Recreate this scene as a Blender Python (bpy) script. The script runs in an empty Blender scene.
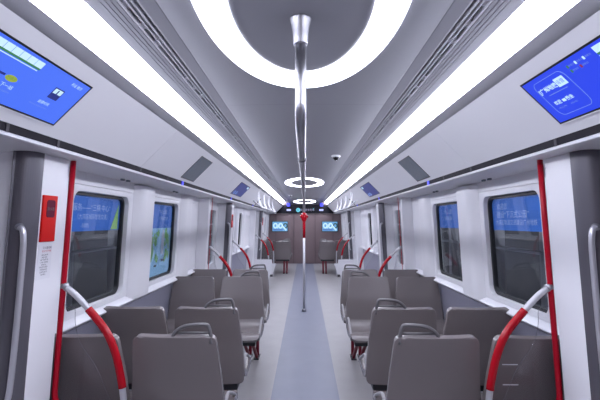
import bpy, bmesh, math, random
from mathutils import Vector, Matrix
random.seed(7)
S = bpy.context.scene
COL = S.collection
PI = math.pi
H = 1.45            # camera height; z = 0 is the saloon floor

# ------------------------------------------------------------------ materials
def mat(name, col, rough=0.5, metal=0.0, spec=0.5, emit=None, es=0.0, coat=0.0, noise=0.0, nscale=40.0, bump=0.0):
    m = bpy.data.materials.new(name); m.use_nodes = True
    nt = m.node_tree; b = nt.nodes['Principled BSDF']
    b.inputs['Base Color'].default_value = (*col, 1)
    b.inputs['Roughness'].default_value = rough
    b.inputs['Metallic'].default_value = metal
    b.inputs['Specular IOR Level'].default_value = spec
    b.inputs['Coat Weight'].default_value = coat
    if emit:
        b.inputs['Emission Color'].default_value = (*emit, 1)
        b.inputs['Emission Strength'].default_value = es
    if noise or bump:
        tc = nt.nodes.new('ShaderNodeTexCoord'); n = nt.nodes.new('ShaderNodeTexNoise')
        n.inputs['Scale'].default_value = nscale; n.inputs['Detail'].default_value = 4
        nt.links.new(tc.outputs['Object'], n.inputs['Vector'])
        if noise:
            r = nt.nodes.new('ShaderNodeMapRange')
            r.inputs[3].default_value = 1 - noise; r.inputs[4].default_value = 1 + noise
            nt.links.new(n.outputs['Fac'], r.inputs[0])
            v = nt.nodes.new('ShaderNodeVectorMath'); v.operation = 'SCALE'
            v.inputs[0].default_value = col
            nt.links.new(r.outputs[0], v.inputs['Scale'])
            nt.links.new(v.outputs[0], b.inputs['Base Color'])
        if bump:
            bp = nt.nodes.new('ShaderNodeBump'); bp.inputs['Strength'].default_value = bump
            bp.inputs['Distance'].default_value = 0.002
            nt.links.new(n.outputs['Fac'], bp.inputs['Height'])
            nt.links.new(bp.outputs[0], b.inputs['Normal'])
    return m

def glass_mat(name, tint, fac=0.08, rough=0.0):
    m = bpy.data.materials.new(name); m.use_nodes = True
    nt = m.node_tree; nt.nodes.clear()
    o = nt.nodes.new('ShaderNodeOutputMaterial'); mx = nt.nodes.new('ShaderNodeMixShader')
    t = nt.nodes.new('ShaderNodeBsdfTransparent'); g = nt.nodes.new('ShaderNodeBsdfGlossy')
    t.inputs[0].default_value = (*tint, 1); g.inputs['Roughness'].default_value = rough
    f = nt.nodes.new('ShaderNodeLayerWeight')
    pw = nt.nodes.new('ShaderNodeMath'); pw.operation = 'POWER'; pw.inputs[1].default_value = 4.0
    ad = nt.nodes.new('ShaderNodeMath'); ad.operation = 'MULTIPLY_ADD'; ad.inputs[1].default_value = 0.45; ad.inputs[2].default_value = fac; ad.use_clamp = True
    nt.links.new(f.outputs['Facing'], pw.inputs[0]); nt.links.new(pw.outputs[0], ad.inputs[0]); nt.links.new(ad.outputs[0], mx.inputs[0])
    nt.links.new(t.outputs[0], mx.inputs[1]); nt.links.new(g.outputs[0], mx.inputs[2])
    nt.links.new(mx.outputs[0], o.inputs[0])
    return m

def emit_mat(name, col, strength):
    return mat(name, (0.02, 0.02, 0.02), 0.4, emit=col, es=strength)

def floor_mat():
    m = mat('floor_vinyl', (0.3, 0.3, 0.35), 0.42, spec=0.4)
    nt = m.node_tree; b = nt.nodes['Principled BSDF']; L = nt.links.new
    tc = nt.nodes.new('ShaderNodeTexCoord'); sx = nt.nodes.new('ShaderNodeSeparateXYZ')
    L(tc.outputs['Object'], sx.inputs[0])
    ab = nt.nodes.new('ShaderNodeMath'); ab.operation = 'ABSOLUTE'; L(sx.outputs[0], ab.inputs[0])
    lt = nt.nodes.new('ShaderNodeMath'); lt.operation = 'LESS_THAN'; lt.inputs[1].default_value = 0.283
    L(ab.outputs[0], lt.inputs[0])
    mx = nt.nodes.new('ShaderNodeMix'); mx.data_type = 'RGBA'
    mx.inputs[6].default_value = (0.305, 0.297, 0.302, 1); mx.inputs[7].default_value = (0.165, 0.178, 0.232, 1)
    L(lt.outputs[0], mx.inputs[0])
    n = nt.nodes.new('ShaderNodeTexNoise'); n.inputs['Scale'].default_value = 260; n.inputs['Detail'].default_value = 3
    L(tc.outputs['Object'], n.inputs[0])
    n2 = nt.nodes.new('ShaderNodeTexNoise'); n2.inputs['Scale'].default_value = 5; n2.inputs['Detail'].default_value = 5
    L(tc.outputs['Object'], n2.inputs[0])
    r = nt.nodes.new('ShaderNodeMapRange'); r.inputs[1].default_value = .3; r.inputs[2].default_value = .7
    r.inputs[3].default_value = 0.86; r.inputs[4].default_value = 1.14; L(n.outputs[0], r.inputs[0])
    r2 = nt.nodes.new('ShaderNodeMapRange'); r2.inputs[3].default_value = 0.9; r2.inputs[4].default_value = 1.1; L(n2.outputs[0], r2.inputs[0])
    mu = nt.nodes.new('ShaderNodeMath'); mu.operation = 'MULTIPLY'; L(r.outputs[0], mu.inputs[0]); L(r2.outputs[0], mu.inputs[1])
    sc = nt.nodes.new('ShaderNodeVectorMath'); sc.operation = 'SCALE'; L(mx.outputs[2], sc.inputs[0]); L(mu.outputs[0], sc.inputs['Scale'])
    L(sc.outputs[0], b.inputs['Base Color'])
    return m

def ceiling_mat():
    m = mat('ceiling_panel', (0.3, 0.3, 0.34), 0.36, spec=0.5)
    nt = m.node_tree; b = nt.nodes['Principled BSDF']; L = nt.links.new
    tc = nt.nodes.new('ShaderNodeTexCoord'); sx = nt.nodes.new('ShaderNodeSeparateXYZ'); L(tc.outputs['Object'], sx.inputs[0])
    def math_(op, a, v=None):
        n = nt.nodes.new('ShaderNodeMath'); n.operation = op; L(a, n.inputs[0])
        if v is not None:
            if isinstance(v, (int, float)): n.inputs[1].default_value = v
            else: L(v, n.inputs[1])
        return n.outputs[0]
    ax = math_('LESS_THAN', math_('ABSOLUTE', math_('SUBTRACT', math_('ABSOLUTE', sx.outputs[0]), 0.512)), 0.0022)
    yy = math_('LESS_THAN', math_('ABSOLUTE', math_('SUBTRACT', math_('MODULO', math_('ADD', sx.outputs[1], 20.0), 2.215), 0.4)), 0.0022)
    ins = math_('LESS_THAN', math_('ABSOLUTE', sx.outputs[0]), 0.512)
    f = math_('MAXIMUM', ax, math_('MULTIPLY', yy, ins))
    mx = nt.nodes.new('ShaderNodeMix'); mx.data_type = 'RGBA'
    mx.inputs[6].default_value = (0.255, 0.257, 0.285, 1); mx.inputs[7].default_value = (0.16, 0.16, 0.18, 1)
    L(f, mx.inputs[0]); L(mx.outputs[2], b.inputs['Base Color'])
    return m

WHITE = mat('wall_white', (0.76, 0.76, 0.79), 0.35, noise=0.02, nscale=3)
WHITE2 = mat('trim_white', (0.70, 0.70, 0.73), 0.4)
GREYP = mat('lower_panel_grey', (0.24, 0.24, 0.30), 0.45, noise=0.05, nscale=120)
COVE = mat('cove_grey', (0.50, 0.50, 0.54), 0.4)
CANT = mat('cant_panel', (0.80, 0.80, 0.83), 0.38, noise=0.015, nscale=2)
DARK = mat('band_dark', (0.013, 0.011, 0.017), 0.6, spec=0.15)
DARK2 = mat('band_dark_matt', (0.06, 0.055, 0.065), 0.5, spec=.2)
RUBBER = mat('black_rubber', (0.015, 0.016, 0.02), 0.5)
BLACK = mat('black_frame', (0.012, 0.012, 0.014), 0.35)
PILLAR = mat('pillar_grey', (0.118, 0.113, 0.132), 0.35, metal=0.3)
STEEL = mat('brushed_steel', (0.36, 0.36, 0.39), 0.36, metal=1.0, noise=0.04, nscale=60)
SATIN = mat('satin_rail', (0.50, 0.50, 0.53), 0.38, metal=0.5)
RED = mat('red_grip', (0.36, 0.002, 0.010), 0.26, spec=.3)
REDP = mat('red_pole', (0.40, 0.004, 0.018), 0.35, spec=.25)
REDL = mat('red_leg', (0.17, 0.005, 0.02), 0.4)
SEAT = mat('seat_shell', (0.172, 0.152, 0.152), 0.26, spec=0.5, noise=0.03, nscale=180, bump=0.08)
SEATH = mat('seat_handle', (0.11, 0.105, 0.11), 0.35)
ARM = mat('armrest_light', (0.30, 0.29, 0.30), 0.35)
BROWN = mat('bulkhead_brown', (0.165, 0.118, 0.125), 0.35, noise=0.04, nscale=6)
GLASS = glass_mat('window_glass', (0.90, 0.93, 0.96), 0.03)
SCREENG = glass_mat('screen_glass', (0.95, 0.95, 0.96), 0.012)
LIGHT = emit_mat('light_diffuser', (0.83, 0.85, 1.0), 30.0)
RINGL = emit_mat('ring_diffuser', (0.83, 0.85, 1.0), 9.0)
FLOORM = floor_mat(); CEILM = ceiling_mat()
RIB = mat('grille_rib', (0.27, 0.27, 0.30), 0.4)
SLOT = mat('grille_slot', (0.006, 0.006, 0.008), 0.9, spec=.05)
SLAT = mat('grille_slat', (0.50, 0.50, 0.54), 0.4)
BOARD = mat('board_black', (0.006, 0.006, 0.010), 0.35, spec=.15)
TVB = emit_mat('tv_blue_left', (0.055, 0.15, 0.86), 1.3)
TVB2 = emit_mat('tv_blue_right', (0.012, 0.05, 0.80), 1.25)
TVNAVY = emit_mat('tv_navy', (0.045, 0.06, 0.30), 0.8)
TVW = emit_mat('tv_pale', (0.60, 0.86, 1.0), 1.2)
TVF = emit_mat('tv_faint', (0.25, 0.42, 0.95), 0.8)
TVG = emit_mat('tv_green', (0.05, 0.30, 0.12), 0.8)
TVY = emit_mat('tv_yellow', (0.50, 0.62, 0.05), 0.8)
TVD = emit_mat('tv_dark', (0.01, 0.03, 0.35), 0.7)
TVR = emit_mat('tv_red', (0.45, 0.04, 0.10), 0.7)
BLUELED = emit_mat('blue_led', (0.012, 0.02, 1.0), 1.3)  # indicator LEDs, plus the painted reflection near the far board
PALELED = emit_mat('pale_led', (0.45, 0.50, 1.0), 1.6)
CYAN = emit_mat('cyan_led', (0.15, 0.75, 0.95), 1.0)
PINKL = emit_mat('pale_text_led', (0.55, 0.50, 0.80), 0.8)
FILMB = mat('film_blue', (0.05, 0.22, 0.74), 0.5)
FILMT = mat('film_text', (0.55, 0.70, 0.98), 0.5)
FILMG = mat('film_green', (0.40, 0.75, 0.15), 0.5)
SKYB = mat('poster_sky', (0.45, 0.78, 0.98), 0.5)
LEAF = mat('poster_green', (0.30, 0.68, 0.20), 0.5, noise=0.3, nscale=25)
PBLD = mat('poster_building', (0.8, 0.82, 0.88), 0.5)
REDBOX = mat('box_red', (0.60, 0.006, 0.004), 0.4, spec=.2)
BOXWIN = mat('box_window', (0.12, 0.01, 0.03), 0.15)
HANDLE = mat('handle_steel', (0.62, 0.62, 0.66), 0.32, metal=0.7)
PAPER = mat('sticker_paper', (0.72, 0.72, 0.76), 0.5)
INK = mat('sticker_ink', (0.06, 0.06, 0.08), 0.6)
INKR = mat('sticker_ink_red', (0.55, 0.04, 0.06), 0.6)
PLATE = mat('grey_display_off', (0.15, 0.175, 0.20), 0.25, noise=0.12, nscale=45)
TUNNEL = mat('outside_wall', (0.10, 0.10, 0.115), 0.7, noise=0.2, nscale=4)
BEAM = mat('outside_beam', (0.38, 0.38, 0.42), 0.5)
DOME = mat('dome_black', (0.01, 0.01, 0.012), 0.1)

# ------------------------------------------------------------------ helpers
def tilt(p):        # the body side leans inwards with height
    x, y, z = p
    if abs(x) > 0.99: x += (1 if x > 0 else -1) * (-0.05 * (z - 1.45))
    return (x, y, z)

def props(o, label=None, cat=None, group=None, kind=None):
    if label: o['label'] = label
    if cat: o['category'] = cat
    if group: o['group'] = group
    if kind: o['kind'] = kind
    return o

def thing(name, label, cat, loc=(0, 0, 0), group=None, rz=0.0):
    o = bpy.data.objects.new(name, None); COL.objects.link(o)
    o.location = loc; o.rotation_euler = (0, 0, rz); o.empty_display_size = 0.1
    return props(o, label, cat, group)

def absloc(o):
    v = Vector(o.location)
    while o.parent:
        o = o.parent; v += Vector(o.location)
    return v

class MB:
    def __init__(s): s.bm = bmesh.new()
    def quad(s, pts):
        s.bm.faces.new([s.bm.verts.new(p) for p in pts]); return s
    def box(s, x0, x1, y0, y1, z0, z1):
        v = [s.bm.verts.new((x, y, z)) for x in (x0, x1) for y in (y0, y1) for z in (z0, z1)]
        for f in ((0, 1, 3, 2), (4, 6, 7, 5), (0, 4, 5, 1), (2, 3, 7, 6), (0, 2, 6, 4), (1, 5, 7, 3)):
            s.bm.faces.new([v[i] for i in f])
        return s
    def prism_y(s, prof, y0, y1, cuts=None):         # prof: (x, z) closed
        ys = [y0] + list(cuts or []) + [y1]
        rings = [[s.bm.verts.new((x, y, z)) for x, z in prof] for y in ys]
        n = len(prof)
        for a, b in zip(rings, rings[1:]):
            for i in range(n):
                s.bm.faces.new((a[i], a[(i + 1) % n], b[(i + 1) % n], b[i]))
        s.bm.faces.new(rings[0]); s.bm.faces.new(rings[-1][::-1])
        return s
    def prism_z(s, prof, z0, z1):         # prof: (x, y) closed
        a = [s.bm.verts.new((x, y, z0)) for x, y in prof]; b = [s.bm.verts.new((x, y, z1)) for x, y in prof]
        n = len(prof)
        for i in range(n): s.bm.faces.new((a[i], a[(i + 1) % n], b[(i + 1) % n], b[i]))
        s.bm.faces.new(a); s.bm.faces.new(b[::-1]); return s
    def prism_x(s, prof, x0, x1):         # prof: (y, z) closed
        a = [s.bm.verts.new((x0, y, z)) for y, z in prof]; b = [s.bm.verts.new((x1, y, z)) for y, z in prof]
        n = len(prof)
        for i in range(n): s.bm.faces.new((a[i], a[(i + 1) % n], b[(i + 1) % n], b[i]))
        s.bm.faces.new(a); s.bm.faces.new(b[::-1]); return s
    def ring_x(s, outer, inner, x0, x1):  # rectangular/rounded annulus in the yz plane, same point counts
        L = [[s.bm.verts.new((x, y, z)) for y, z in p] for p, x in ((outer, x0), (inner, x0), (inner, x1), (outer, x1))]
        n = len(outer)
        for a, b in ((0, 1), (1, 2), (2, 3), (3, 0)):
            for i in range(n):
                s.bm.faces.new((L[a][i], L[a][(i + 1) % n], L[b][(i + 1) % n], L[b][i]))
        return s
    def tube(s, pts, r, seg=14, closed=False, cap=True, rs=None):
        pts = [Vector(p) for p in pts]; n = len(pts); rings = []
        up = None
        for i, p in enumerate(pts):
            a = pts[(i - 1) % n] if (closed or i > 0) else p
            b = pts[(i + 1) % n] if (closed or i < n - 1) else p
            t = (b - a).normalized()
            if up is None:
                up = Vector((0, 0, 1)) if abs(t.z) < 0.9 else Vector((0, 1, 0))
            x = t.cross(up)
            if x.length < 1e-5: x = t.cross(Vector((1, 0, 0)))
            x.normalize(); up = x.cross(t).normalized()
            rr = rs[i] if rs else r
            rings.append([s.bm.verts.new(p + rr * (math.cos(2 * PI * k / seg) * x + math.sin(2 * PI * k / seg) * up)) for k in range(seg)])
        m = n if closed else n - 1
        for i in range(m):
            a, b = rings[i], rings[(i + 1) % n]
            for k in range(seg): s.bm.faces.new((a[k], a[(k + 1) % seg], b[(k + 1) % seg], b[k]))
        if not closed and cap:
            s.bm.faces.new(rings[0][::-1]); s.bm.faces.new(rings[-1])
        return s
    def build(s, name, m, parent=None, smooth=False, bevel=0.0, tl=False, seg=2, world=True, kind=None):
        me = bpy.data.meshes.new(name)
        bmesh.ops.recalc_face_normals(s.bm, faces=s.bm.faces)
        off = absloc(parent) if (parent and world) else Vector((0, 0, 0))
        for v in s.bm.verts:
            if tl: v.co = tilt(v.co)
            v.co -= off
        s.bm.to_mesh(me); s.bm.free(); me.materials.append(m)
        o = bpy.data.objects.new(name, me); COL.objects.link(o)
        if parent: o.parent = parent
        if smooth:
            for p in me.polygons: p.use_smooth = True
        if bevel:
            b = o.modifiers.new('bevel', 'BEVEL'); b.width = bevel; b.segments = seg; b.limit_method = 'ANGLE'; b.angle_limit = 0.6
            for p in me.polygons: p.use_smooth = True
            w = o.modifiers.new('wn', 'WEIGHTED_NORMAL')
        if kind: o['kind'] = kind
        return o

def rrect(y0, y1, z0, z1, r, n=6):
    pts = []
    for cy, cz, a0 in ((y1 - r, z1 - r, 0), (y0 + r, z1 - r, PI / 2), (y0 + r, z0 + r, PI), (y1 - r, z0 + r, 1.5 * PI)):
        for k in range(n + 1):
            a = a0 + PI / 2 * k / n; pts.append((cy + r * math.cos(a), cz + r * math.sin(a)))
    return pts
def rect_like(y0, y1, z0, z1, n=6):   # rectangle with the same point count as rrect
    pts = []
    for cy, cz in ((y1, z1), (y0, z1), (y0, z0), (y1, z0)): pts += [(cy, cz)] * (n + 1)
    # spread the points along the sides so faces are not degenerate
    out = []
    for i, (a, b) in enumerate(pts):
        k = i % (n + 1); q = i // (n + 1); e = (k - n / 2) / (n / 2)
        dy = {0: (-.18 * max(e, 0) * (y1 - y0), .18 * min(e, 0) * (z1 - z0)), 1: (.18 * max(-e, 0) * (y1 - y0), -.18 * max(e, 0) * (z1 - z0)),
              2: (.18 * max(e, 0) * (y1 - y0), .18 * max(-e, 0) * (z1 - z0)), 3: (-.18 * max(-e, 0) * (y1 - y0), .18 * max(e, 0) * (z1 - z0))}[q]
        out.append((a + dy[0], b + dy[1]))
    return out

def bez(p0, p1, p2, p3, n=12):
    r = []
    for i in range(n + 1):
        t = i / n
        r.append(tuple((1 - t) ** 3 * a + 3 * (1 - t) ** 2 * t * b + 3 * (1 - t) * t * t * c + t ** 3 * d for a, b, c, d in zip(p0, p1, p2, p3)))
    return r
def smoothpath(pts, n=6):       # Catmull-Rom
    P = [Vector(p) for p in pts]; P = [2 * P[0] - P[1]] + P + [2 * P[-1] - P[-2]]; out = []
    for i in range(1, len(P) - 2):
        for k in range(n):
            t = k / n; a, b, c, d = P[i - 1:i + 3]
            out.append(0.5 * ((2 * b) + (c - a) * t + (2 * a - 5 * b + 4 * c - d) * t * t + (3 * b - a - 3 * c + d) * t ** 3))
    out.append(P[-2]); return out

def copy_tree(o, parent=None):
    c = o.copy(); COL.objects.link(c)
    c.parent = parent
    for ch in list(o.children): copy_tree(ch, c)
    return c

def text_mesh(name, body, size, M, m, parent, space=1.0, bold=0.0):
    cu = bpy.data.curves.new('t', 'FONT'); cu.body = body; cu.size = size; cu.align_x = 'CENTER'; cu.align_y = 'CENTER'
    cu.space_character = space; cu.offset = bold; cu.resolution_u = 3
    t = bpy.data.objects.new('t', cu); COL.objects.link(t)
    dg = bpy.context.evaluated_depsgraph_get()
    me = bpy.data.meshes.new_from_object(t.evaluated_get(dg)); bpy.data.objects.remove(t)
    me.transform(Matrix.Translation(-absloc(parent)) @ M if parent else M)
    me.materials.clear(); me.materials.append(m)
    o = bpy.data.objects.new(name, me); COL.objects.link(o); o.parent = parent
    return o

Y0, Y1 = -0.9, 14.1  # car kept short behind the camera to dim the near seat backs
SIDE = {-1: 'left', 1: 'right'}
def sx(s, prof): return [(s * a, b) for a, b in prof]

# ------------------------------------------------------------------ shell
MB().box(-1.40, 1.40, Y0, Y1 + .1, -0.05, 0).build('floor', FLOORM, kind='structure')
prof = [(-0.56, H + .744), (-0.51, H + .756), (0, H + .762), (0.51, H + .756), (0.56, H + .744), (0.56, H + .80), (-0.56, H + .80)]
c = MB().prism_y(prof, Y0, 12.7, cuts=None)
e = [(-0.56, .50 + H), (-0.51, .512 + H), (0.51, .512 + H), (0.56, .50 + H)]
a = [(-.56, 12.7, H + .744), (-.51, 12.7, H + .756), (.51, 12.7, H + .756), (.56, 12.7, H + .744)]
b = [(-.56, 14.1, H + .60), (-.51, 14.1, H + .612), (.51, 14.1, H + .612), (.56, 14.1, H + .60)]
for i in range(3): c.quad([a[i], a[i + 1], b[i + 1], b[i]])
c.build('ceiling', CEILM, kind='structure')

for s in (-1, 1):
    sd = SIDE[s]
    # grille zone
    root = thing('ceiling_vent', 'long ribbed air grille with dark slots along the %s side of the ceiling' % sd, 'vent', (s * .62, 6, H + .74))
    MB().prism_y(sx(s, [(.555, H + .79), (.70, H + .745), (.70, H + .785), (.56, H + .80)]), Y0, 14.1).build('backing', SLOT, root)
    ribs = MB()
    def zg(x): return H + .744 - (x - .56) * (.044 / .13)
    for k, (x0, x1) in enumerate([(.560, .566), (.579, .584), (.594, .598), (.613, .618)]):
        ribs.prism_y(sx(s, [(x0, zg(x0)), (x1, zg(x1)), (x1, zg(x1) + .02), (x0, zg(x0) + .02)]), Y0, 14.1)
    pl = MB()
    for x0 in (.6205, .6345, .6485):
        pl.prism_y(sx(s, [(x0, zg(x0)), (x0 + .0115, zg(x0 + .0115)), (x0 + .0115, zg(x0) + .02), (x0, zg(x0) + .02)]), Y0, 14.1)
    pl.prism_y(sx(s, [(.662, zg(.662)), (.695, zg(.695)), (.695, zg(.695) + .03), (.662, zg(.662) + .03)]), Y0, 14.1)
    pl.build('ribbed_panel', RIB, root)
    br = ribs; y = -0.8; k = 0
    while y < 12.5:          # bridging pieces between the dark openings
        L = (.10, .10, .36)[k % 3]
        br.prism_y(sx(s, [(.598, zg(.598) + .004), (.613, zg(.613) + .004), (.613, zg(.613) + .02), (.598, zg(.598) + .02)]), y, y + .045)
        if k % 3 == 2: br.prism_y(sx(s, [(.589, zg(.589) + .006), (.597, zg(.597) + .006), (.597, zg(.597) + .02), (.589, zg(.589) + .02)]), y, y + .045)
        y += L + .045; k += 1
    ribs.build('slat', SLAT, root)
    # light strip
    root = thing('strip_light', 'long glowing white light strip running down the %s side of the ceiling' % sd, 'light', (s * .73, 6, H + .66))
    MB().prism_y(sx(s, [(.697, H + .695), (.773, H + .622), (.785, H + .635), (.709, H + .708)]), Y0, 14.05).build('diffuser', LIGHT, root)
    # cove strip between light and cant panel
    MB().prism_y(sx(s, [(.774, H + .622), (.845, H + .606), (.85, H + .62), (.80, H + .66)]), Y0, Y1).build('trim_%d' % (1 if s < 0 else 2), COVE, kind='structure')
    # cant panel at 45 degrees with joints
    cuts = [-.6, 0.2, 2.42, 4.63, 6.85, 9.06, 11.28]
    pan = MB(); ys = [Y0] + cuts + [Y1]
    for p, q in zip(ys, ys[1:]):
        pan.prism_y(sx(s, [(.780, H + .560), (1.005, H + .335), (1.02, H + .34), (.797, H + .549)]), p + .0015, q - .0015)
    pan.build('wall_%s_upper' % sd, CANT, kind='structure')
    MB().prism_y(sx(s, [(.80, H + .56), (1.02, H + .34), (1.05, H + .40), (.85, H + .604)]), Y0, Y1).build('trim_%d' % (3 if s < 0 else 4), SLOT, kind='structure')
    # dark recessed band
    MB().prism_y(sx(s, [(1.008, H + .336), (1.012, H + .298), (1.08, H + .298), (1.08, H + .36), (1.032, H + .36)]), Y0, Y1).build('trim_%d' % (5 if s < 0 else 6), DARK, kind='structure')
    # lip and soffit
    MB().prism_y(sx(s, [(1.002, H + .300), (1.000, H + .290), (1.008, H + .287), (1.045, H + .293), (1.06, H + .293), (1.34, H + .278), (1.34, H + .31), (1.012, H + .306)]), Y0, Y1).build('trim_%d' % (7 if s < 0 else 8), WHITE2, kind='structure')
    jt = thing('band_joint_strip', 'short grey joint pieces set in the dark band above the %s wall' % sd, 'trim', (s * 1.007, 6, H + .317))
    for y in (1.32, 1.60, 2.42, 2.9, 4.63, 5.0, 6.1, 6.85, 9.06):
        MB().prism_y(sx(s, [(1.0045, H + .335), (1.0085, H + .3), (1.014, H + .3), (1.014, H + .335)]), y, y + .014).build('joint', DARK2, jt)

# ------------------------------------------------------------------ side walls
WZ0, WZ1 = H - .50, H + .175     # window opening heights
WIN = {0: [(2.17, 2.85), (3.30, 3.97)], 1: [(6.52, 7.14), (7.45, 8.06)], 2: [(11.05, 11.71), (12.16, 12.83)]}
BAYS = [(1.90, 4.72), (6.29, 9.15), (10.72, 14.1)]
PILL = [(1.60, 1.67), (5.99, 6.06), (10.42, 10.49)]
wn = 0
for s in (-1, 1):
    sd = SIDE[s]; W = MB(); LW = MB()
    for b, (ya, yb) in enumerate(BAYS):
        ya2 = ya - .06
        # above and below the windows
        W.box(s * 1.268, s * 1.36, ya2, yb, WZ1 + .035, H + .30)
        W.prism_y(sx(s, [(1.275, H - .60), (1.232, H - .575), (1.232, H - .565), (1.272, WZ0 - .035), (1.36, WZ0 - .035), (1.36, H - .60)]), ya2, yb)
        LW.box(s * 1.288, s * 1.36, ya2, yb, 0, H - .60)
        # around the windows: panel with a rounded opening
        edges = [ya2] + [0.5 * (WIN[b][0][1] + WIN[b][1][0])] + [WIN[b][1][1] + .06, yb]
        for k, (wa, wb) in enumerate(WIN[b]):
            za, zb = WZ0 - .035, WZ1 + .035
            W.ring_x(rect_like(edges[k], edges[k + 1] if k == 0 else edges[2], za, zb), rrect(wa, wb, WZ0, WZ1, .06), s * 1.268, s * 1.325)
        W.box(s * 1.268, s * 1.36, edges[2], yb, WZ0 - .035, WZ1 + .035)
        # soft column swelling between and beside the windows
        for c0, c1, dp in ((WIN[b][0][1] + .06, WIN[b][1][0] - .03, .055), (WIN[b][1][1] + .05, WIN[b][1][1] + .42, .04)):
            pts = [(s * 1.30, c0)]
            for i in range(13):
                t = i / 12; pts.append((s * (1.268 - dp * min(1, 1.25 * math.sin(PI * t) ** .6)), c0 + (c1 - c0) * t))
            pts.append((s * 1.30, c1))
            W.prism_z(pts, H - .566, H + .27)
    # transverse door pocket faces and far-side white panels beside each pillar
    for b, (ya, yb) in enumerate(BAYS):
        if b < 2:
            W.prism_z([(s * 1.36, yb), (s * 1.15, yb), (s * 1.14, yb + .012), (s * 1.14, yb + .04), (s * 1.36, yb + .04)], 0, H + .290)
        W.prism_z([(s * 1.36, ya - .23), (s * 1.118, ya - .23), (s * 1.118, ya - .055), (s * 1.124, ya - .045), (s * 1.36, ya - .045)], 0, H + .290)
    W.build('wall_%s' % sd, WHITE, tl=True, kind='structure', bevel=.006)
    LW.build('wall_%s_lower' % sd, GREYP, tl=True, kind='structure')
    MB().box(s * 1.265, s * 1.289, 1.9, 4.7, 0, .09).box(s * 1.265, s * 1.289, 6.33, 9.14, 0, .09).box(s * 1.265, s * 1.289, 10.8, 14.1, 0, .09).build('baseboard_%s' % sd, DARK2, tl=True, kind='structure')
    # pillars and doors
    P = MB()
    for (pa, pb) in PILL:
        pr = [(s * 1.30, pb), (s * 1.193, pb), (s * 1.193, pa - .010), (s * 1.185, pa - .018)]
        for i in range(13):
            t = i / 12 * PI / 2; pr.append((s * (1.180 - .062 * math.sin(t)), pa - .012 + (pb - pa) * (1 - math.cos(t))))
        pr += [(s * 1.118, pb)]
        P.prism_z(pr, 0, H + .290)
    for (pa, pb) in PILL: W2 = MB().box(s * 1.193, s * 1.36, pa, pb, 0, H + .290).build('trim_%d' % (20 + 3 * (s > 0) + PILL.index((pa, pb))), WHITE, tl=True, kind='structure')
    P.build('trim_%d' % (9 if s < 0 else 10), PILLAR, tl=True, smooth=False, kind='structure')
    D = MB()
    for k, (da, db) in enumerate(((Y0, .05), (.15, 1.60), (4.78, 5.99), (9.21, 10.42))):
        if k == 0:
            W2 = MB().box(s * 1.28, s * 1.36, da, db + .1, 0, H + .28).build('wall_%s_rear' % sd, WHITE, tl=True, kind='structure')
            continue
        dr = MB(); mid = (da + db) / 2
        for (q0, q1) in ((da, mid - .006), (mid + .006, db)):
            w0, w1 = q0 + .12, q1 - .12
            dr.ring_x(rect_like(q0, q1, 0.005, H + .29), rrect(w0, w1, .85, 1.62, .05), s * 1.315, s * 1.35)
        dr.build('door_%d' % (k + (0 if s < 0 else 3)), WHITE2, tl=True, kind='structure')
        dg = MB()
        for (q0, q1) in ((da, mid - .006), (mid + .006, db)):
            dg.prism_x(rrect(q0 + .12, q1 - .12, .85, 1.62, .05), s * 1.333, s * 1.337)
        dg.build('door_%d_glass' % (k + (0 if s < 0 else 3)), GLASS, tl=True, kind='structure')
    # windows
    for b in range(3):
        for k, (wa, wb) in enumerate(WIN[b]):
            wn += 1
            root = bpy.data.objects.new('window_%d' % wn, None); COL.objects.link(root); root['kind'] = 'structure'
            root.location = (s * 1.31, (wa + wb) / 2, WZ0)
            MB().ring_x(rrect(wa - .004, wb + .004, WZ0 - .004, WZ1 + .004, .062), rrect(wa + .020, wb - .020, WZ0 + .020, WZ1 - .018, .045), s * 1.300, s * 1.326).build('window_gasket', RUBBER, root, tl=True)
            MB().prism_x(rrect(wa + .002, wb - .002, WZ0 + .002, WZ1 - .002, .055), s * 1.312, s * 1.317).build('window_pane', GLASS, root, tl=True)

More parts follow.
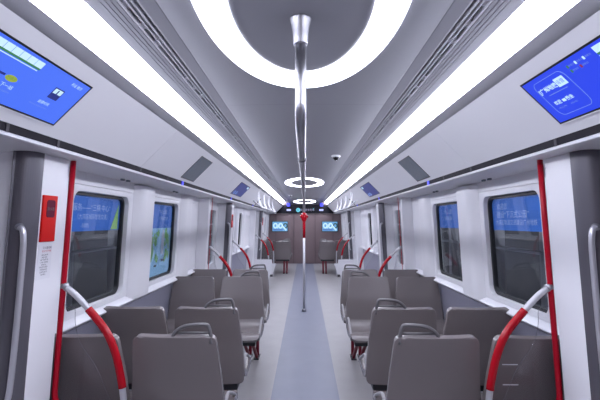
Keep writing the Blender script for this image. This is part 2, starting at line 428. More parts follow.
# blue films with lettering on the upper part of each window
def wall_M(s, y, z, x=1.319):
    # frame facing inwards: u runs along the wall to the viewer's right, v up
    u = Vector((0, -s, 0)); v = Vector((0, 0, 1)); n = Vector((-s, 0, 0))
    p = Vector(tilt((s * x, y, z)))
    return Matrix(((u.x, v.x, n.x, p.x), (u.y, v.y, n.y, p.y), (u.z, v.z, n.z, p.z), (0, 0, 0, 1)))
films = [(-1, 0, 0, 'blue advertising film with a lime wedge in the nearest left window'),
         (-1, 0, 1, 'blue and green park poster filling the second left window'),
         (1, 0, 0, 'blue advertising film without wedge in the nearest right window'),
         (1, 0, 1, 'blue advertising film in the second window on the right wall'),
         (-1, 1, 0, 'blue film in the left window beyond the second door')]
for (s, b, k, lab) in films:
    wa, wb = WIN[b][k]
    f = thing('window_film', lab, 'poster', (s * 1.322, (wa + wb) / 2, H - .05))
    MB().box(s * 1.322, s * 1.324, wa + .005, wb - .005, H - .055, WZ1 - .005).build('film_sheet', FILMB, f, tl=True)
    def ln(t, sz, yy, zz, mm=FILMT): text_mesh('lettering', t, sz, wall_M(s, yy, zz, 1.3205), mm, f)
    if (s, b, k) == (-1, 0, 0):
        ln('服务——“三横·中心”', .048, wa + .30, H + .085)
        ln('（大湾区城际智慧交通）', .036, wa + .31, H + .030)
        ln('-500%', .036, wa + .22, H - .022)
        g = MB(); g.prism_x([(wb - .14, H - .05), (wb - .045, H - .05), (wb - .045, H + .12)], s * 1.3195, s * 1.3215); g.build('lime_wedge', FILMG, f, tl=True)
    elif (s, b, k) == (1, 0, 0):
        ln('欢迎您', .045, wb - .16, H + .10)
        ln('建设“下沉式公园”', .050, wb - .28, H + .045)
        ln('大湾区轨道交通建设广州地铁', .038, wb - .31, H - .005)
    else:
        ln('“中心公园”', .045, wa + .40, H + .09)
        ln('广州轨道交通', .036, wa + .42, H + .03)
    if (s, b, k) == (-1, 0, 1):
        MB().box(s * 1.322, s * 1.324, wa + .005, wb - .005, WZ0 + .005, H - .056).build('picture_sky', SKYB, f, tl=True)
        q = MB()
        for i in range(60):
            yy = wa + .05 + random.random() * .55; zz = H - .09 - random.random() * .26; r = .008 + random.random() * .022
            if abs(yy - wa - .42) < .07: continue
            q.prism_x([(yy + r * math.cos(t * PI / 4) * (.7 + .6 * random.random()), zz + r * 1.5 * math.sin(t * PI / 4)) for t in range(8)], s * 1.3205, s * 1.3215)
        q.build('picture_tree', LEAF, f, tl=True)
        q = MB(); q.box(s * 1.3195, s * 1.3212, wa + .40, wa + .47, H - .30, H - .10); q.box(s * 1.3195, s * 1.3212, wa + .42, wa + .45, H - .10, H - .07)
        q.build('picture_tower', PBLD, f, tl=True)
        q = MB(); q.box(s * 1.3195, s * 1.3212, wa + .25, wa + .31, H - .40, H - .385); q.box(s * 1.3195, s * 1.3212, wa + .42, wa + .50, H - .365, H - .345); q.build('picture_boat', BLACK, f, tl=True)

# outside the car: the tunnel side seen through the windows
for s in (-1, 1):
    MB().box(s * 2.9, s * 3.0, -2, 15, -1, 3.4).build('wall_%s_tunnel' % SIDE[s], TUNNEL, kind='structure')
    t = thing('tunnel_ledge', 'grey horizontal ledges outside the %s windows' % SIDE[s], 'ledge', (s * 2.3, 6, 1.2))
    MB().box(s * 2.2, s * 2.45, -2, 15, 1.37, 1.41).box(s * 2.35, s * 2.5, -2, 15, 1.12, 1.145).build('ledge', BEAM, t)
    q = MB()
    for y in (2.6, 4.2, 5.3, 6.9, 8.5, 10.1, 11.7, 13.3): q.box(s * 2.5, s * 2.62, y, y + .12, -1, 3.0)
    q.build('post', BEAM, t)
    ld = bpy.data.lights.new('outside_fill', 'AREA'); ld.energy = 190; ld.shape = 'RECTANGLE'; ld.size = .2; ld.size_y = 14; ld.color = (.9, .94, 1)  # unseen area light added to brighten the view outside the windows
    lo = bpy.data.objects.new('outside_fill', ld); COL.objects.link(lo); lo.location = (s * 1.75, 6, 3.0); lo.rotation_euler = (0, s * -.45, 0)

# unseen rear wall, set close to cut light from behind, and far bulkhead
MB().box(-1.38, 1.38, Y0 - .06, Y0, 0, H + .80).build('wall_rear', BROWN, kind='structure')
MB().box(-1.38, 1.38, 14.1, 14.2, 0, H + .80).build('wall_front', BROWN, kind='structure')
MB().box(-.375, .335, 14.085, 14.1, 0.0, H + .30).build('door_7', BROWN, kind='structure', bevel=.004)
q = MB()
for x in (-.395, .355, -1.02, .98): q.box(x - .005, x + .005, 14.078, 14.1, 0, H + .31)
q.build('trim_11', DARK2, kind='structure')
hd = thing('display_board', 'black glossy destination board with glowing cyan text above the far brown bulkhead', 'sign', (0, 14.05, H + .46))
MB().prism_y([(-1.06, H + .31), (1.06, H + .31), (.80, H + .57), (.70, H + .60), (-.70, H + .60), (-.80, H + .57)], 14.03, 14.085).build('panel', BOARD, hd)
MB().tube([(-.24 + .055 * math.cos(t * PI / 8), 14.02, H + .42 + .055 * math.sin(t * PI / 8)) for t in range(16)], .02, 6, closed=True).box(-.265, -.215, 14.02, 14.028, H + .395, H + .445).build('line_badge', CYAN, hd)
MX = Matrix(((1, 0, 0, .08), (0, 0, -1, 14.02), (0, 1, 0, H + .42), (0, 0, 0, 1)))
text_mesh('lettering', '欢迎乘坐列车', .085, MX, PINKL, hd)
MX2 = MX.copy(); MX2[0][3] = .29; MX2[2][3] = H + .44
text_mesh('lettering', '7', .10, MX2, CYAN, hd)
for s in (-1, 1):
    l = thing('marker_light', 'small blue-white marker light with painted blue reflection at the %s end of the black destination board' % SIDE[s], 'light', (s * .57, 14.0, H + .42), 'marker lights on the far board')
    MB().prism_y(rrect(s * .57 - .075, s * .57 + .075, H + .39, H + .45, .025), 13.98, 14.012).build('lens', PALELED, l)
    MB().prism_y(rrect(s * .57 - .06, s * .57 + .06, H + .53, H + .66, .03), 13.7, 13.74).build('blue_reflection', BLUELED, l)  # glowing plate stands in for a blue reflection in the sloping ceiling
    l = thing('wall_screen', 'small bright screen with pale ring logo on the %s of the far bulkhead' % SIDE[s], 'screen', (-.88 if s < 0 else .87, 14.08, H - .15), 'screens on the far bulkhead')
    cx = -.88 if s < 0 else .87
    MB().box(cx - .285, cx + .285, 14.06, 14.1, H - .34, H + .03).build('frame', DARK2, l, bevel=.006)
    MB().box(cx - .265, cx + .265, 14.052, 14.06, H - .32, H + .01).build('panel', emit_mat('wall_screen_blue', (.16, .42, .75), 1.1), l)
    for dx, nm, mm in ((-.16, 'ring_logo', TVW), (.02, 'ring_logo', TVW), (.19, 'arc_logo', emit_mat('arc_teal', (.02, .10, .12), .8))):
        MB().tube([(cx + dx + .062 * math.cos(t * PI / 9), 14.05, H - .13 + .075 * math.sin(t * PI / 9)) for t in range(18)], .022, 6, closed=True).build(nm, mm, l)
    MB().tube([(cx - .10, 14.048, H - .22), (cx + .05, 14.048, H - .03)], .014, 6).tube([(cx + .08, 14.048, H - .12), (cx + .22, 14.048, H - .29)], .03, 6).build('slash_mark', TVW, l)
    MB().box(cx - .24, cx + .10, 14.048, 14.052, H - .295, H - .26).build('caption_bar', emit_mat('cap_blue', (.05, .12, .6), .9), l)

# ------------------------------------------------------------------ ring lights
rings = [(1.42, .81, .80, .758, 'large oval ring light directly overhead around the pole mount'),
         (7.75, .93, .93, .758, 'oval ring light halfway down the ceiling, second from the camera'),
         (13.40, .40, .40, None, 'last faint ring light by the black destination board')]
for (cy, hy, hy2, zz, lab) in rings:
    r = thing('ring_light', lab, 'light', (0, cy, H + .75), 'oval ring lights along the ceiling')
    ri = MB(); n = 96; loops = []
    ins = MB()
    for (ax, ay, dz) in ((.377, hy, 0), (.377, hy, -.0012), (.257, hy * .70, -.0012), (.257, hy * .70, 0)):
        lp = []
        for i in range(n):
            t = 2 * PI * i / n; x = ax * math.cos(t) - .012; y = cy + ay * math.sin(t)
            z = H + .7605 - .0117 * abs(x) / .51 if zz else H + .756 - (y - 12.7) * (.144 / 1.4)
            lp.append(ri.bm.verts.new((x, y, z + dz)))
        loops.append(lp)
    for a, b in zip(loops, loops[1:]):
        for i in range(n): ri.bm.faces.new((a[i], a[(i + 1) % n], b[(i + 1) % n], b[i]))
    ri.build('diffuser', RINGL, r)

# ------------------------------------------------------------------ centre pole
r = thing('centre_pole', 'steel grab pole bending from ceiling mount to floor along the aisle with red grip', 'pole', (-.012, 6.6, 0))
cx = -.016
MB().tube([(cx, 1.465, H + .762), (cx, 1.465, H + .757), (cx, 1.465, H + .740), (cx, 1.465, H + .71), (cx, 1.465, H + .668), (cx, 1.465, H + .662)], .02, 28,
          rs=[.041, .040, .035, .030, .0268, .026]).build('ceiling_flange', STEEL, r, smooth=True)
path = [(cx, 1.465, H + .67), (cx, 1.465, H + .50)] + bez((cx, 1.465, H + .44), (cx, 1.47, H + .372), (cx, 1.525, H + .365), (cx, 1.70, H + .36), 10) + \
       [(cx, 2.3, H + .355), (cx, 4, H + .345), (cx, 6.2, H + .335)] + bez((cx, 6.35, H + .335), (cx, 6.55, H + .33), (cx, 6.60, H + .28), (cx, 6.60, H + .18), 8) + [(cx, 6.60, H + .10)]
MB().tube(path, .0205, 20).build('upper_rail', STEEL, r, smooth=True)
MB().tube([(cx, 6.60, H - .25), (cx, 6.60, .03)], .0195, 16).build('lower_pole', SATIN, r, smooth=True)
MB().tube([(cx, 6.60, H + .12), (cx, 6.60, H - .26)], .0235, 16).build('red_grip', RED, r, smooth=True)
h = MB(); h.tube([(cx, 6.6, H + .155), (cx, 6.6, H + .13), (cx, 6.6, H + .09), (cx, 6.6, H + .035), (cx, 6.6, H + .01)], .04, 16, rs=[.026, .042, .052, .042, .026])
h.tube([(cx - .066, 6.6, H + .09), (cx + .066, 6.6, H + .09)], .022, 12)
h.build('red_hub', RED, r, smooth=True)
MB().tube([(cx, 6.60, .045), (cx, 6.60, .03), (cx, 6.60, 0)], .03, 16, rs=[.026, .036, .038]).build('floor_flange', STEEL, r, smooth=True)
MB().tube([(cx, 2.2, H + .355), (cx, 2.26, H + .355)], .0245, 16).build('rail_collar', STEEL, r, smooth=True)

# ------------------------------------------------------------------ draught screens with curved grab rails
def draught_screen(s, Y, lab, marks=False):
    q = -.24 if Y > 10 else 0     # the farthest pair has taller glass
    r = thing('glass_screen', lab, 'screen', (s * 1.1, Y, 0), 'glass draught screens beside the doors')
    def P(x, z, dy=0): return tilt((s * x, Y + dy, z))
    # red pole runs down the wall and turns inwards below the glass
    pts = [P(1.118, H + .294), P(1.118, H), P(1.118, .70 + q)] + [P(a, b + q) for a, b in bez((1.118, .67), (1.118, .625), (1.105, .605), (1.05, .60), 6)] + [P(.85, .60 + q)]
    MB().tube(pts, .0125 if Y < 3 else .0038, 12).build('red_pole' if Y < 6 else 'edge_pole', REDP if Y < 6 else SATIN, r, smooth=True)
    path = [P(a * 1.024, b) for a, b in ((1.092, H - .298), (1.035, H - .338), (.968, H - .405), (.903, H - .509), (.858, H - .610), (.833, H - .710), (.822, H - .775), (.815, H - .86), (.812, .30), (.812, 0))]
    path = smoothpath(path, 6)
    gr = MB().tube(path, .0145, 14).build('grab_rail', SATIN, r, smooth=True)
    grip = [p for p in path if p[2] < H - .400 and p[2] > H - .765]
    MB().tube(grip, .0175, 14).build('red_grip', RED, gr, smooth=True)
    # glass pane under the rail
    arc = smoothpath([P(1.105, H - .385), P(1.055, H - .40), P(1.045, H - .47), P(1.015, H - .56), P(.965, H - .67), P(.915, H - .78), P(.88, .60 + (q or .01))], 5)
    if q: arc = [p for p in path if .62 + q <= p[2] <= H - .33]
    MB().tube([(p[0], Y - .004, p[2]) for p in arc], .0008, 6).build('glass_edge', PILLAR, r)
    poly = [tuple(p) for p in arc] + [P(.87, .615 + q), P(1.05, .615 + q), P(1.09, .63 + q), P(1.105, .67 + q)]
    g = MB()
    a = [g.bm.verts.new((p[0], Y - .003, p[2])) for p in poly]; b = [g.bm.verts.new((p[0], Y + .003, p[2])) for p in poly]
    for i in range(len(poly)): g.bm.faces.new((a[i], a[(i + 1) % len(poly)], b[(i + 1) % len(poly)], b[i]))
    g.bm.faces.new(a); g.bm.faces.new(b[::-1])
    g.build('glass_pane', SCREENG, r)
    lo = [(s * 1.14, .59 + q), (s * .76 + s * .02 * (q < 0), .59 + q), (s * .765, .33)] if q else [(s * 1.14, .59), (s * .76, .59), (s * .755, .53), (s * .765, .42), (s * .79, .28), (s * .83, .15), (s * .86, .06), (s * 1.14, .06)]
    if q: lo += [(s * .79, .28), (s * .83, .15), (s * .86, .06), (s * 1.14, .06)]
    MB().prism_y(lo, Y - .015, Y + .015).build('lower_panel', WHITE, r, bevel=.005)
    MB().prism_y([(s * .86, 0), (s * 1.16, 0), (s * 1.16, .07), (s * .86, .07)], Y - .012, Y + .012).build('kick_plate', DARK2, r)
    m = MB(); m.tube([P(1.122, H - .296, 0), P(1.098, H - .305, 0)], .017, 12); m.build('bracket', STEEL, r, smooth=True)
    if marks:
        q = MB(); q.box(.90, .97, Y - .0045, Y - .0035, H - .652, H - .648); q.box(.90, .97, Y - .0045, Y - .0035, H - .742, H - .738); q.build('etched_line', SATIN, r)
    return r
for s in (-1, 1):
    sd = SIDE[s]
    draught_screen(s, 1.88, 'nearest %s glass screen with red pole and large curved red and silver rail' % sd, s > 0)
    draught_screen(s, 4.76, '%s glass screen with curved red rail just behind the fourth seat row' % sd)
    draught_screen(s, 6.27, '%s glass screen with curved red rail on the far side of the second door' % sd)
    draught_screen(s, 9.22, '%s glass screen with curved red rail before the farthest door' % sd)
    draught_screen(s, 10.70, '%s glass screen in front of the farthest seats' % sd)

# grab handles on the grey pillars, extinguisher boxes, notices
for s in (-1, 1):
    for k, (pa, pb) in enumerate(PILL):
        y = pa - .008
        r = thing('door_handle', '%s steel grab handle on the %s grey door pillar' % (('nearest', 'second', 'farthest')[k], SIDE[s]), 'handle', (s * 1.12, y, H - .4), 'grab handles on the door pillars')
        pts = [(1.14, .00), (1.105, -.012), (1.088, -.05), (1.082, -.10), (1.08, -.25), (1.082, -.45), (1.09, -.60), (1.10, -.66), (1.12, -.695), (1.15, -.70)]
        pts = smoothpath([tilt((s * a, y, H - .02 + b)) for a, b in [(1.120 + (q[0] - 1.08) * .38, q[1]) for q in pts]], 5)
        MB().tube(pts, .0112, 14).build('bar', HANDLE, r, smooth=True)
        for zz in (H - .02, H - .72):
            q = MB()
            a = tilt((s * 1.185, y + .03, zz)); b = tilt((s * 1.143, y + .004, zz)); q.tube([a, b], .015, 12); q.build('mount', STEEL, r, smooth=True)
for k, (ya, yb) in enumerate(BAYS):
    y0, y1 = ya - .222, ya - .126
    r = thing('extinguisher_cabinet', ('nearest', 'second', 'farthest')[k] + ' red wall box with dark glass slot on the left white panel', 'box', (-1.118, (y0 + y1) / 2, H - .07), 'red boxes beside the left doors')
    MB().box(-1.120, -1.110, y0, y1, H - .085, H + .115).build('body', REDBOX, r, tl=True, bevel=.003)
    MB().prism_x(rrect(y0 + .022, y1 - .018, H + .02, H + .095, .012), -1.1102, -1.1085).build('slot_window', BOXWIN, r, tl=True)
    text_mesh('lettering', '灭火器', .016, wall_M(-1, (y0 + y1) / 2 + .002, H + .056, 1.1080), emit_mat('box_ink_glow', (.4, .1, .25), .15), r)  # printed lettering given a weak glow of its own
    if k == 0:
        r = thing('notice_sticker', 'small printed notice below the red box on the left white panel', 'sticker', (-1.118, (y0 + y1) / 2, H - .2))
        MB().box(-1.1185, -1.1165, y0 + .002, y1 - .004, H - .245, H - .095).build('paper', PAPER, r, tl=True)
        ym = (y0 + y1) / 2
        text_mesh('lettering', '灭火器使用', .012, wall_M(-1, ym + .01, H - .112, 1.1160), INK, r)
        text_mesh('red_lettering', '紧急时打开面板', .009, wall_M(-1, ym + .008, H - .126, 1.1160), INKR, r)
        for i, t in enumerate(['1.拔出保险销', '2.握住软管', '3.按下压把喷射', '4.对准火焰根部', '使用方法', '检查压力表指针', '严禁随意动用', '违者依法处理', '维护电话']):
            text_mesh('lettering', t, .008, wall_M(-1, ym - .005, H - .142 - .0105 * i, 1.1160), INK, r)
    else:
        pass

# ------------------------------------------------------------------ items on the cant panels
SQ = math.sqrt(.5)
def cant_M(s, y, z, lift=.0):
    # a point on the 45 degree panel at height z, lifted along its inward normal
    x = s * (1.34 - (z - H)); u = Vector((0, -s, 0)); v = Vector((-s * SQ, 0, SQ)); n = Vector((-s * SQ, 0, -SQ))
    p = Vector((x, y, z)) + n * lift
    return Matrix(((u.x, v.x, n.x, p.x), (u.y, v.y, n.y, p.y), (u.z, v.z, n.z, p.z), (0, 0, 0, 1)))
def cant_plate(mb, s, ya, yb, za, zb, l0, l1):
    c = [cant_M(s, y, z, l) @ Vector((0, 0, 0)) for l in (l0, l1) for (y, z) in ((ya, za), (yb, za), (yb, zb), (ya, zb))]
    v = [mb.bm.verts.new(p) for p in c]
    for f in ((0, 1, 2, 3), (7, 6, 5, 4), (0, 4, 5, 1), (1, 5, 6, 2), (2, 6, 7, 3), (3, 7, 4, 0)): mb.bm.faces.new([v[i] for i in f])
    return mb
def screen(s, ya, yb, lab, kind):
    r = thing('ceiling_screen', lab, 'screen', (s * .9, (ya + yb) / 2, H + .44), 'passenger information screens over the doors')
    za, zb = H + .376, H + .515
    sh = -.04 if kind < 2 else 0
    cant_plate(MB(), s, ya - .008, yb + .008, za - .005, zb + .005, -.012, .003).build('frame', BLACK, r)
    cant_plate(MB(), s, ya - .008, yb + .008, za - .0085, za - .005, -.012, .004).build('bottom_trim', WHITE, r)
    pn = cant_plate(MB(), s, ya, yb, za, zb, .003, .0036).build('panel', {0: TVB, 1: TVB2, 2: TVNAVY}[kind], r)
    def P(y0, y1, z0, z1, m, nm, l=.0): cant_plate(MB(), s, y0 + sh, y1 + sh, H + z0, H + z1, .0036 + l, .0042 + l).build(nm, m, pn)
    def T(t, sz, y, z, m, bold=0): text_mesh('lettering', t, sz, cant_M(s, y + sh, H + z, .0048), m, pn, bold=bold)
    if kind == 0:
        P(.90, 1.285, .4915, .508, TVW, 'route_strip'); P(.90, 1.285, .4865, .4915, TVG, 'route_line'); P(.90, 1.280, .4825, .4845, TVW, 'route_underline')
        q = MB(); y = .93
        while y < 1.28:
            cant_plate(q, s, y + sh, y + sh + .0015, H + .4915, H + .508, .0042, .0046); y += .032
        q.build('station_divider', TVF, pn)
        P(1.14, 1.20, .4400, .4455, TVD, 'arrow_bar'); P(1.10, 1.135, .4400, .4455, TVY, 'arrow_mark')
        q = MB(); M = cant_M(s, 1.228 + sh, H + .4405, .0044); q.bm.faces.new([q.bm.verts.new(M @ Vector((.024 * math.cos(t * PI / 10), .0115 * math.sin(t * PI / 10), 0))) for t in range(20)]); q.build('station_badge', TVY, pn)
        T('万顷沙', .013, 1.228, .4405, TVG)
        T('下一站', .017, 1.235, .420, TVW); T('Next station', .011, 1.235, .4075, TVF)
        P(1.400, 1.450, .438, .472, TVD, 'photo_back'); P(1.404, 1.446, .455, .469, TVW, 'photo_sky', .0004)
        P(1.421, 1.427, .440, .467, TVD, 'photo_figure', .0008)
        T('运营时间', .014, 1.41, .420, TVW); T('Welcome aboard the metro', .008, 1.40, .408, TVF)
        T('开往 南沙', .015, 1.475, .498, TVW)
        P(.80, .98, .44, .4455, TVW, 'arrow_tail')
    elif kind == 1:
        o = rrect(1.335, 1.500, H + .392, H + .502, .022)
        pts = [cant_M(s, y + sh, z, .0045) @ Vector((0, 0, 0)) for y, z in o]
        MB().tube(pts, .0009, 5, closed=True).build('outline_frame', TVF, pn)
        T('[广州地铁', .023, 1.447, .474, TVW, .0006)
        P(1.352, 1.398, .464, .489, TVW, 'logo_block'); text_mesh('lettering', '运营', .019, cant_M(s, 1.375 + sh, H + .4765, .0050), TVB2, pn)
        P(1.37, 1.47, .4555, .4570, TVF, 'logo_rule')
        T('欢迎', .018, 1.462, .430, TVW, .0004); T('乘坐', .018, 1.40, .430, TVW, .0004); P(1.422, 1.438, .426, .434, TVW, 'swoosh_mark')
        T('WELCOME', .009, 1.462, .414, TVF); T('ABOARD', .009, 1.40, .414, TVF)
        for y, z, m in ((1.305, .4975, TVG), (1.268, .4975, TVW), (1.232, .4975, TVW), (1.305, .484, TVG), (1.262, .484, TVR)):
            P(y - .004, y + .003, z - .004, z + .004, m, 'legend_key'); T('换乘站', .0085, y - .020, z, TVF)
        P(.90, 1.185, .4915, .508, TVW, 'route_strip'); P(.90, 1.185, .4865, .4915, TVG, 'route_line'); P(.90, 1.185, .4825, .4845, TVW, 'route_underline')
        q = MB(); M = cant_M(s, 1.12 + sh, H + .4405, .0044); q.bm.faces.new([q.bm.verts.new(M @ Vector((.024 * math.cos(t * PI / 10), .0115 * math.sin(t * PI / 10), 0))) for t in range(20)]); q.build('station_badge', TVY, pn)
    else:
        for dy, dz in ((.12, .40), (.26, .402)):
            q = MB()
            M = cant_M(s, (ya if s < 0 else yb) - s * dy, H + dz, .0045)
            pts = [M @ Vector((.035 * math.cos(t * PI / 8), .022 * math.sin(t * PI / 8), 0)) for t in range(16)]
            q.tube(pts, .005, 5, closed=True); q.build('ring_symbol', TVF, pn)
        P(yb - .17, yb - .05, .485, .508, TVW, 'corner_badge')
for s in (-1, 1):
    screen(s, .71, 1.50, ('nearest left ceiling screen, bright blue with a white and green route strip', '', 'nearest right ceiling screen, deep blue with outlined white logo')[s + 1], 0 if s < 0 else 1)
    screen(s, 5.17, 5.96, 'small navy screen above the second door on the %s' % SIDE[s], 2)
    r = thing('ceiling_panel_display', 'dark grey rectangular panel high on the sloping %s panel between the screens' % SIDE[s], 'panel', (s * .9, 3.32, H + .44), 'dark grey plates on the sloping panels')
    cant_plate(MB(), s, 3.14, 3.50, H + .354, H + .524, -.01, .002).build('rim', DARK2, r)
    cant_plate(MB(), s, 3.15, 3.49, H + .360, H + .519, .002, .003).build('plate', PLATE, r)
    r = thing('panel_gap_strip', 'narrow black slanting strip on the sloping %s panel by the hanging rails' % SIDE[s], 'strip', (s * .9, 7.95, H + .4))
    cant_plate(MB(), s, 7.90, 8.02, H + .345, H + .46, -.01, .002).build('strip', SLOT, r)
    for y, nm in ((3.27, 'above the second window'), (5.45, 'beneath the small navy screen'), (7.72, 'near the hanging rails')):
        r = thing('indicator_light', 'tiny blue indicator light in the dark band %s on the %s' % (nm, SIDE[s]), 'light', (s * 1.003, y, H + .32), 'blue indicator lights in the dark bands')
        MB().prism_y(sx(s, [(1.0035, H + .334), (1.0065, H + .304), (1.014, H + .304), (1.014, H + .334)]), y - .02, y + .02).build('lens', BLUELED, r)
    # overhead hanging rail
    r = thing('hanging_rail', '%s overhead handrail with four curved white hangers near the far end' % SIDE[s], 'rail', (s * .76, 8.5, H + .26))
    MB().tube(smoothpath([(s * .90, 6.95, H + .375), (s * .77, 7.0, H + .262), (s * .755, 7.2, H + .252), (s * .755, 8.5, H + .252), (s * .755, 10.1, H + .252), (s * .80, 10.35, H + .30), (s * .92, 10.4, H + .41)], 5), .015, 10).build('rail', SATIN, r, smooth=True)
    for y in (7.05, 7.95, 9.0, 10.0):
        MB().tube(smoothpath([(s * .79, y, H + .575), (s * .815, y, H + .52), (s * .822, y, H + .43), (s * .80, y, H + .34), (s * .758, y, H + .252)], 5), .016, 10).build('hanger', WHITE, r, smooth=True)

# small fittings
def dome(x, y, lab, rr):
    r = thing('dome_camera', lab, 'camera', (x, y, H + .757))
    z = H + .760
    MB().tube([(x, y, z), (x, y, z - .012), (x, y, z - .02)], .05, 24, rs=[rr * 1.45, rr * 1.45, rr * 1.2]).build('base', WHITE2, r, smooth=True)
    MB().tube([(x, y, z - .018)] + [(x, y, z - .02 - rr * math.sin(t * PI / 12)) for t in range(1, 6)], .04, 20, rs=[rr] + [rr * math.cos(t * PI / 12) for t in range(1, 6)]).build('lens_dome', DOME, r, smooth=True)
dome(.355, 4.55, 'small black dome camera on the ceiling right of the pole', .036)
dome(-.40, 11.4, 'tiny black dome camera on the ceiling near the far ring light', .035)
for s in (-1, 1):
    for y, nm in ((2.55, 'over the nearest window'), (3.55, 'over the second window')):
        r = thing('soffit_catch', 'pair of small grey catches under the soffit %s on the %s' % (nm, SIDE[s]), 'catch', (s * 1.16, y, H + .27), 'small catches under the soffits')
        MB().box(s * 1.15, s * 1.165, y - .05, y - .02, H + .262, H + .274).box(s * 1.15, s * 1.165, y + .03, y + .06, H + .262, H + .274).build('catch', PLATE, r)

# ------------------------------------------------------------------ seats
def seat_shell(name, prof, wfun, thick, flip, parent, r0=.055, endround=(True, True)):
    # prof: centre-line of the front surface (y, z); a curved shell swept across its width
    pts = smoothpath([(0, y, z) for y, z in prof], 6)
    L = [0]
    for a, b in zip(pts, pts[1:]): L.append(L[-1] + (b - a).length)
    T = L[-1]; bm = bmesh.new(); rows = []; nx = 14
    # extra samples near rounded ends
    samp = sorted(set([round(T * i / 22, 5) for i in range(23)] + [.004, .012, .024, .04] + [round(T - q, 5) for q in (.004, .012, .024, .04)]))
    def at(l):
        for i in range(len(L) - 1):
            if l <= L[i + 1] + 1e-9:
                t = (l - L[i]) / (L[i + 1] - L[i]); return pts[i].lerp(pts[i + 1], t)
        return pts[-1]
    for l in samp:
        p = at(l); w = wfun(p.z, p.y) / 2; q = w
        d = min(l if endround[0] else 9, (T - l) if endround[1] else 9)
        if d < r0: q = w - r0 + math.sqrt(max(0, r0 * r0 - (r0 - d) ** 2))
        row = []
        for k in range(nx + 1):
            u = -1 + 2 * k / nx; u = math.sin(u * PI / 2) * .35 + u * .65
            x = u * q; curve = .012 * (x / w) ** 2
            row.append(bm.verts.new((x, p.y + curve * .8, p.z + curve * .4)))
        rows.append(row)
    for a, b in zip(rows, rows[1:]):
        for k in range(nx): bm.faces.new((a[k], a[k + 1], b[k + 1], b[k]))
    bmesh.ops.recalc_face_normals(bm, faces=bm.faces)
    me = bpy.data.meshes.new(name); bm.to_mesh(me); bm.free(); me.materials.append(SEAT)
    for p in me.polygons: p.use_smooth = True
    o = bpy.data.objects.new(name, me); COL.objects.link(o); o.parent = parent
    sm = o.modifiers.new('solid', 'SOLIDIFY'); sm.thickness = thick; sm.offset = -1 if not flip else 1; sm.use_even_offset = True
    bv = o.modifiers.new('bevel', 'BEVEL'); bv.width = .0125; bv.segments = 3; bv.limit_method = 'ANGLE'; bv.angle_limit = 1.0
    return o

def make_seat(ais, slant):
    """faces +Y; ais = local x sign of the aisle side, 0 for a window seat"""
    r = bpy.data.objects.new('passenger_seat', None); COL.objects.link(r)
    bw = lambda z, y: min(.455, .39 + (.91 - z) * .19)
    seat_shell('backrest', [(.020, .91), (.045, .80), (.070, .70), (.085, .60), (.095, .52), (.110, .405)], bw, .034, BF, r, r0=.034, endround=(True, True))
    cw = lambda z, y: .455
    seat_shell('seat_cushion', [(.112, .515), (.125, .49), (.155, .466), (.22, .447), (.32, .452), (.42, .462), (.475, .455), (.50, .425)], cw, .045, CF, r, r0=.05, endround=(False, True))
    bk = MB(); bk.box(-.185, .185, .10, .42, .355, .412); bk.build('base_frame', RUBBER, r, bevel=.008)
    a = ais if ais else 1
    for dx in (.03, .11):
        fy = -.32 if slant else .20
        L = MB(); L.tube([(a * dx, .20, .37), (a * dx, .12 if slant else .2, .33), (a * dx, fy + .02 * slant, .04), (a * dx, fy, .0)], .018, 10)
        lg = L.build('leg', REDL, r, smooth=True)
        MB().box(a * dx - .028, a * dx + .028, fy - .04, fy + .04, 0, .012).build('foot', RUBBER, lg, bevel=.003)
    if ais:
        pts = [(-.010, .87), (-.004, .912), (.025, .940), (.065, .955), (.145, .960), (.164, .948), (.173, .91), (.176, .87)]
        P = smoothpath([(ais * x, .005 + (z - .9) * -.05, z) for x, z in pts], 5)
        hd = MB(); hd.tube(P, .0095, 10); hd.tube([(ais * .0, .006, .920), (ais * .170, .006, .920)], .006, 8); hd.build('top_handle', SEATH, r, smooth=True)
        pts = [(.14, .48), (.16, .53), (.20, .55), (.25, .54), (.34, .50), (.42, .46), (.44, .44), (.41, .425)]
        P = smoothpath([(ais * .220, y, z) for y, z in pts], 5)
        MB().tube(P, .0095, 10).build('armrest', ARM, r, smooth=True)
    return r
BF, CF = False, False
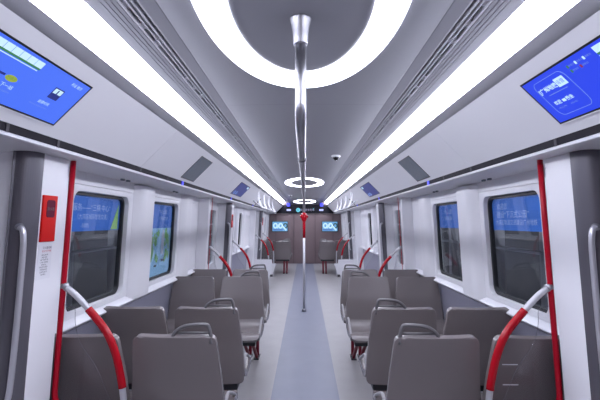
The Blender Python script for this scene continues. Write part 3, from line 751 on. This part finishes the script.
proto = {(a, b): make_seat(a, b) for a in (-1, 0, 1) for b in ((0, 1) if a else (0,))}
used = set()
rows = [(1.935, 0, 'first'), (2.56, 0, 'second'), (4.01, 1, 'third'), (4.62, 1, 'fourth'), (11.15, 0, 'fifth'), (11.80, 0, 'last')]
desc = {'first': 'nearest row, its back to the camera', 'second': 'second row, its back to the camera', 'third': 'third row, facing the camera',
        'fourth': 'fourth row, mostly hidden behind the third row', 'fifth': 'far seats beyond the last glass screens, front row', 'last': 'farthest row before the brown bulkhead'}
for (y, face, nm) in rows:
    for s in (-1, 1):
        for pos in ('aisle', 'window'):
            loc_a = 0 if pos == 'window' else (-s if not face else s)
            loc_a = (loc_a, 1 if loc_a and nm in ('second', 'third', 'last') else 0); p = proto[loc_a]
            if loc_a in used: o = copy_tree(p)
            else: o = p; used.add(loc_a)
            x = s * (.625 if pos == 'aisle' else 1.098)
            o.location = (x, y, 0); o.rotation_euler = (0, 0, PI if face else 0)
            props(o, 'grey-brown %s %s seat in the %s' % (SIDE[s], pos, desc[nm]), 'seat', 'grey-brown passenger seats')

# ------------------------------------------------------------------ world, camera, view
w = bpy.data.worlds.new('w'); S.world = w; w.use_nodes = True
w.node_tree.nodes['Background'].inputs[0].default_value = (.05, .055, .07, 1)
w.node_tree.nodes['Background'].inputs[1].default_value = .6
cam = bpy.data.cameras.new('camera'); co = bpy.data.objects.new('camera', cam); COL.objects.link(co)
cam.sensor_width = 36; cam.lens = 24; cam.clip_start = .02
co.location = (0, 0, H)
pitch = math.atan(22 / 400); yaw = math.atan(5 / 400)
co.rotation_euler = (PI / 2 + pitch, 0, yaw)
S.camera = co
S.view_settings.view_transform = 'Standard'; S.view_settings.look = 'None'
S.view_settings.exposure = -0.24; S.view_settings.gamma = 1.0; S.view_settings.use_curve_mapping = False
S.cycles.use_denoising = True
S.cycles.max_bounces = 10; S.cycles.diffuse_bounces = 5; S.cycles.transparent_max_bounces = 16
S.cycles.caustics_reflective = False; S.cycles.caustics_refractive = False
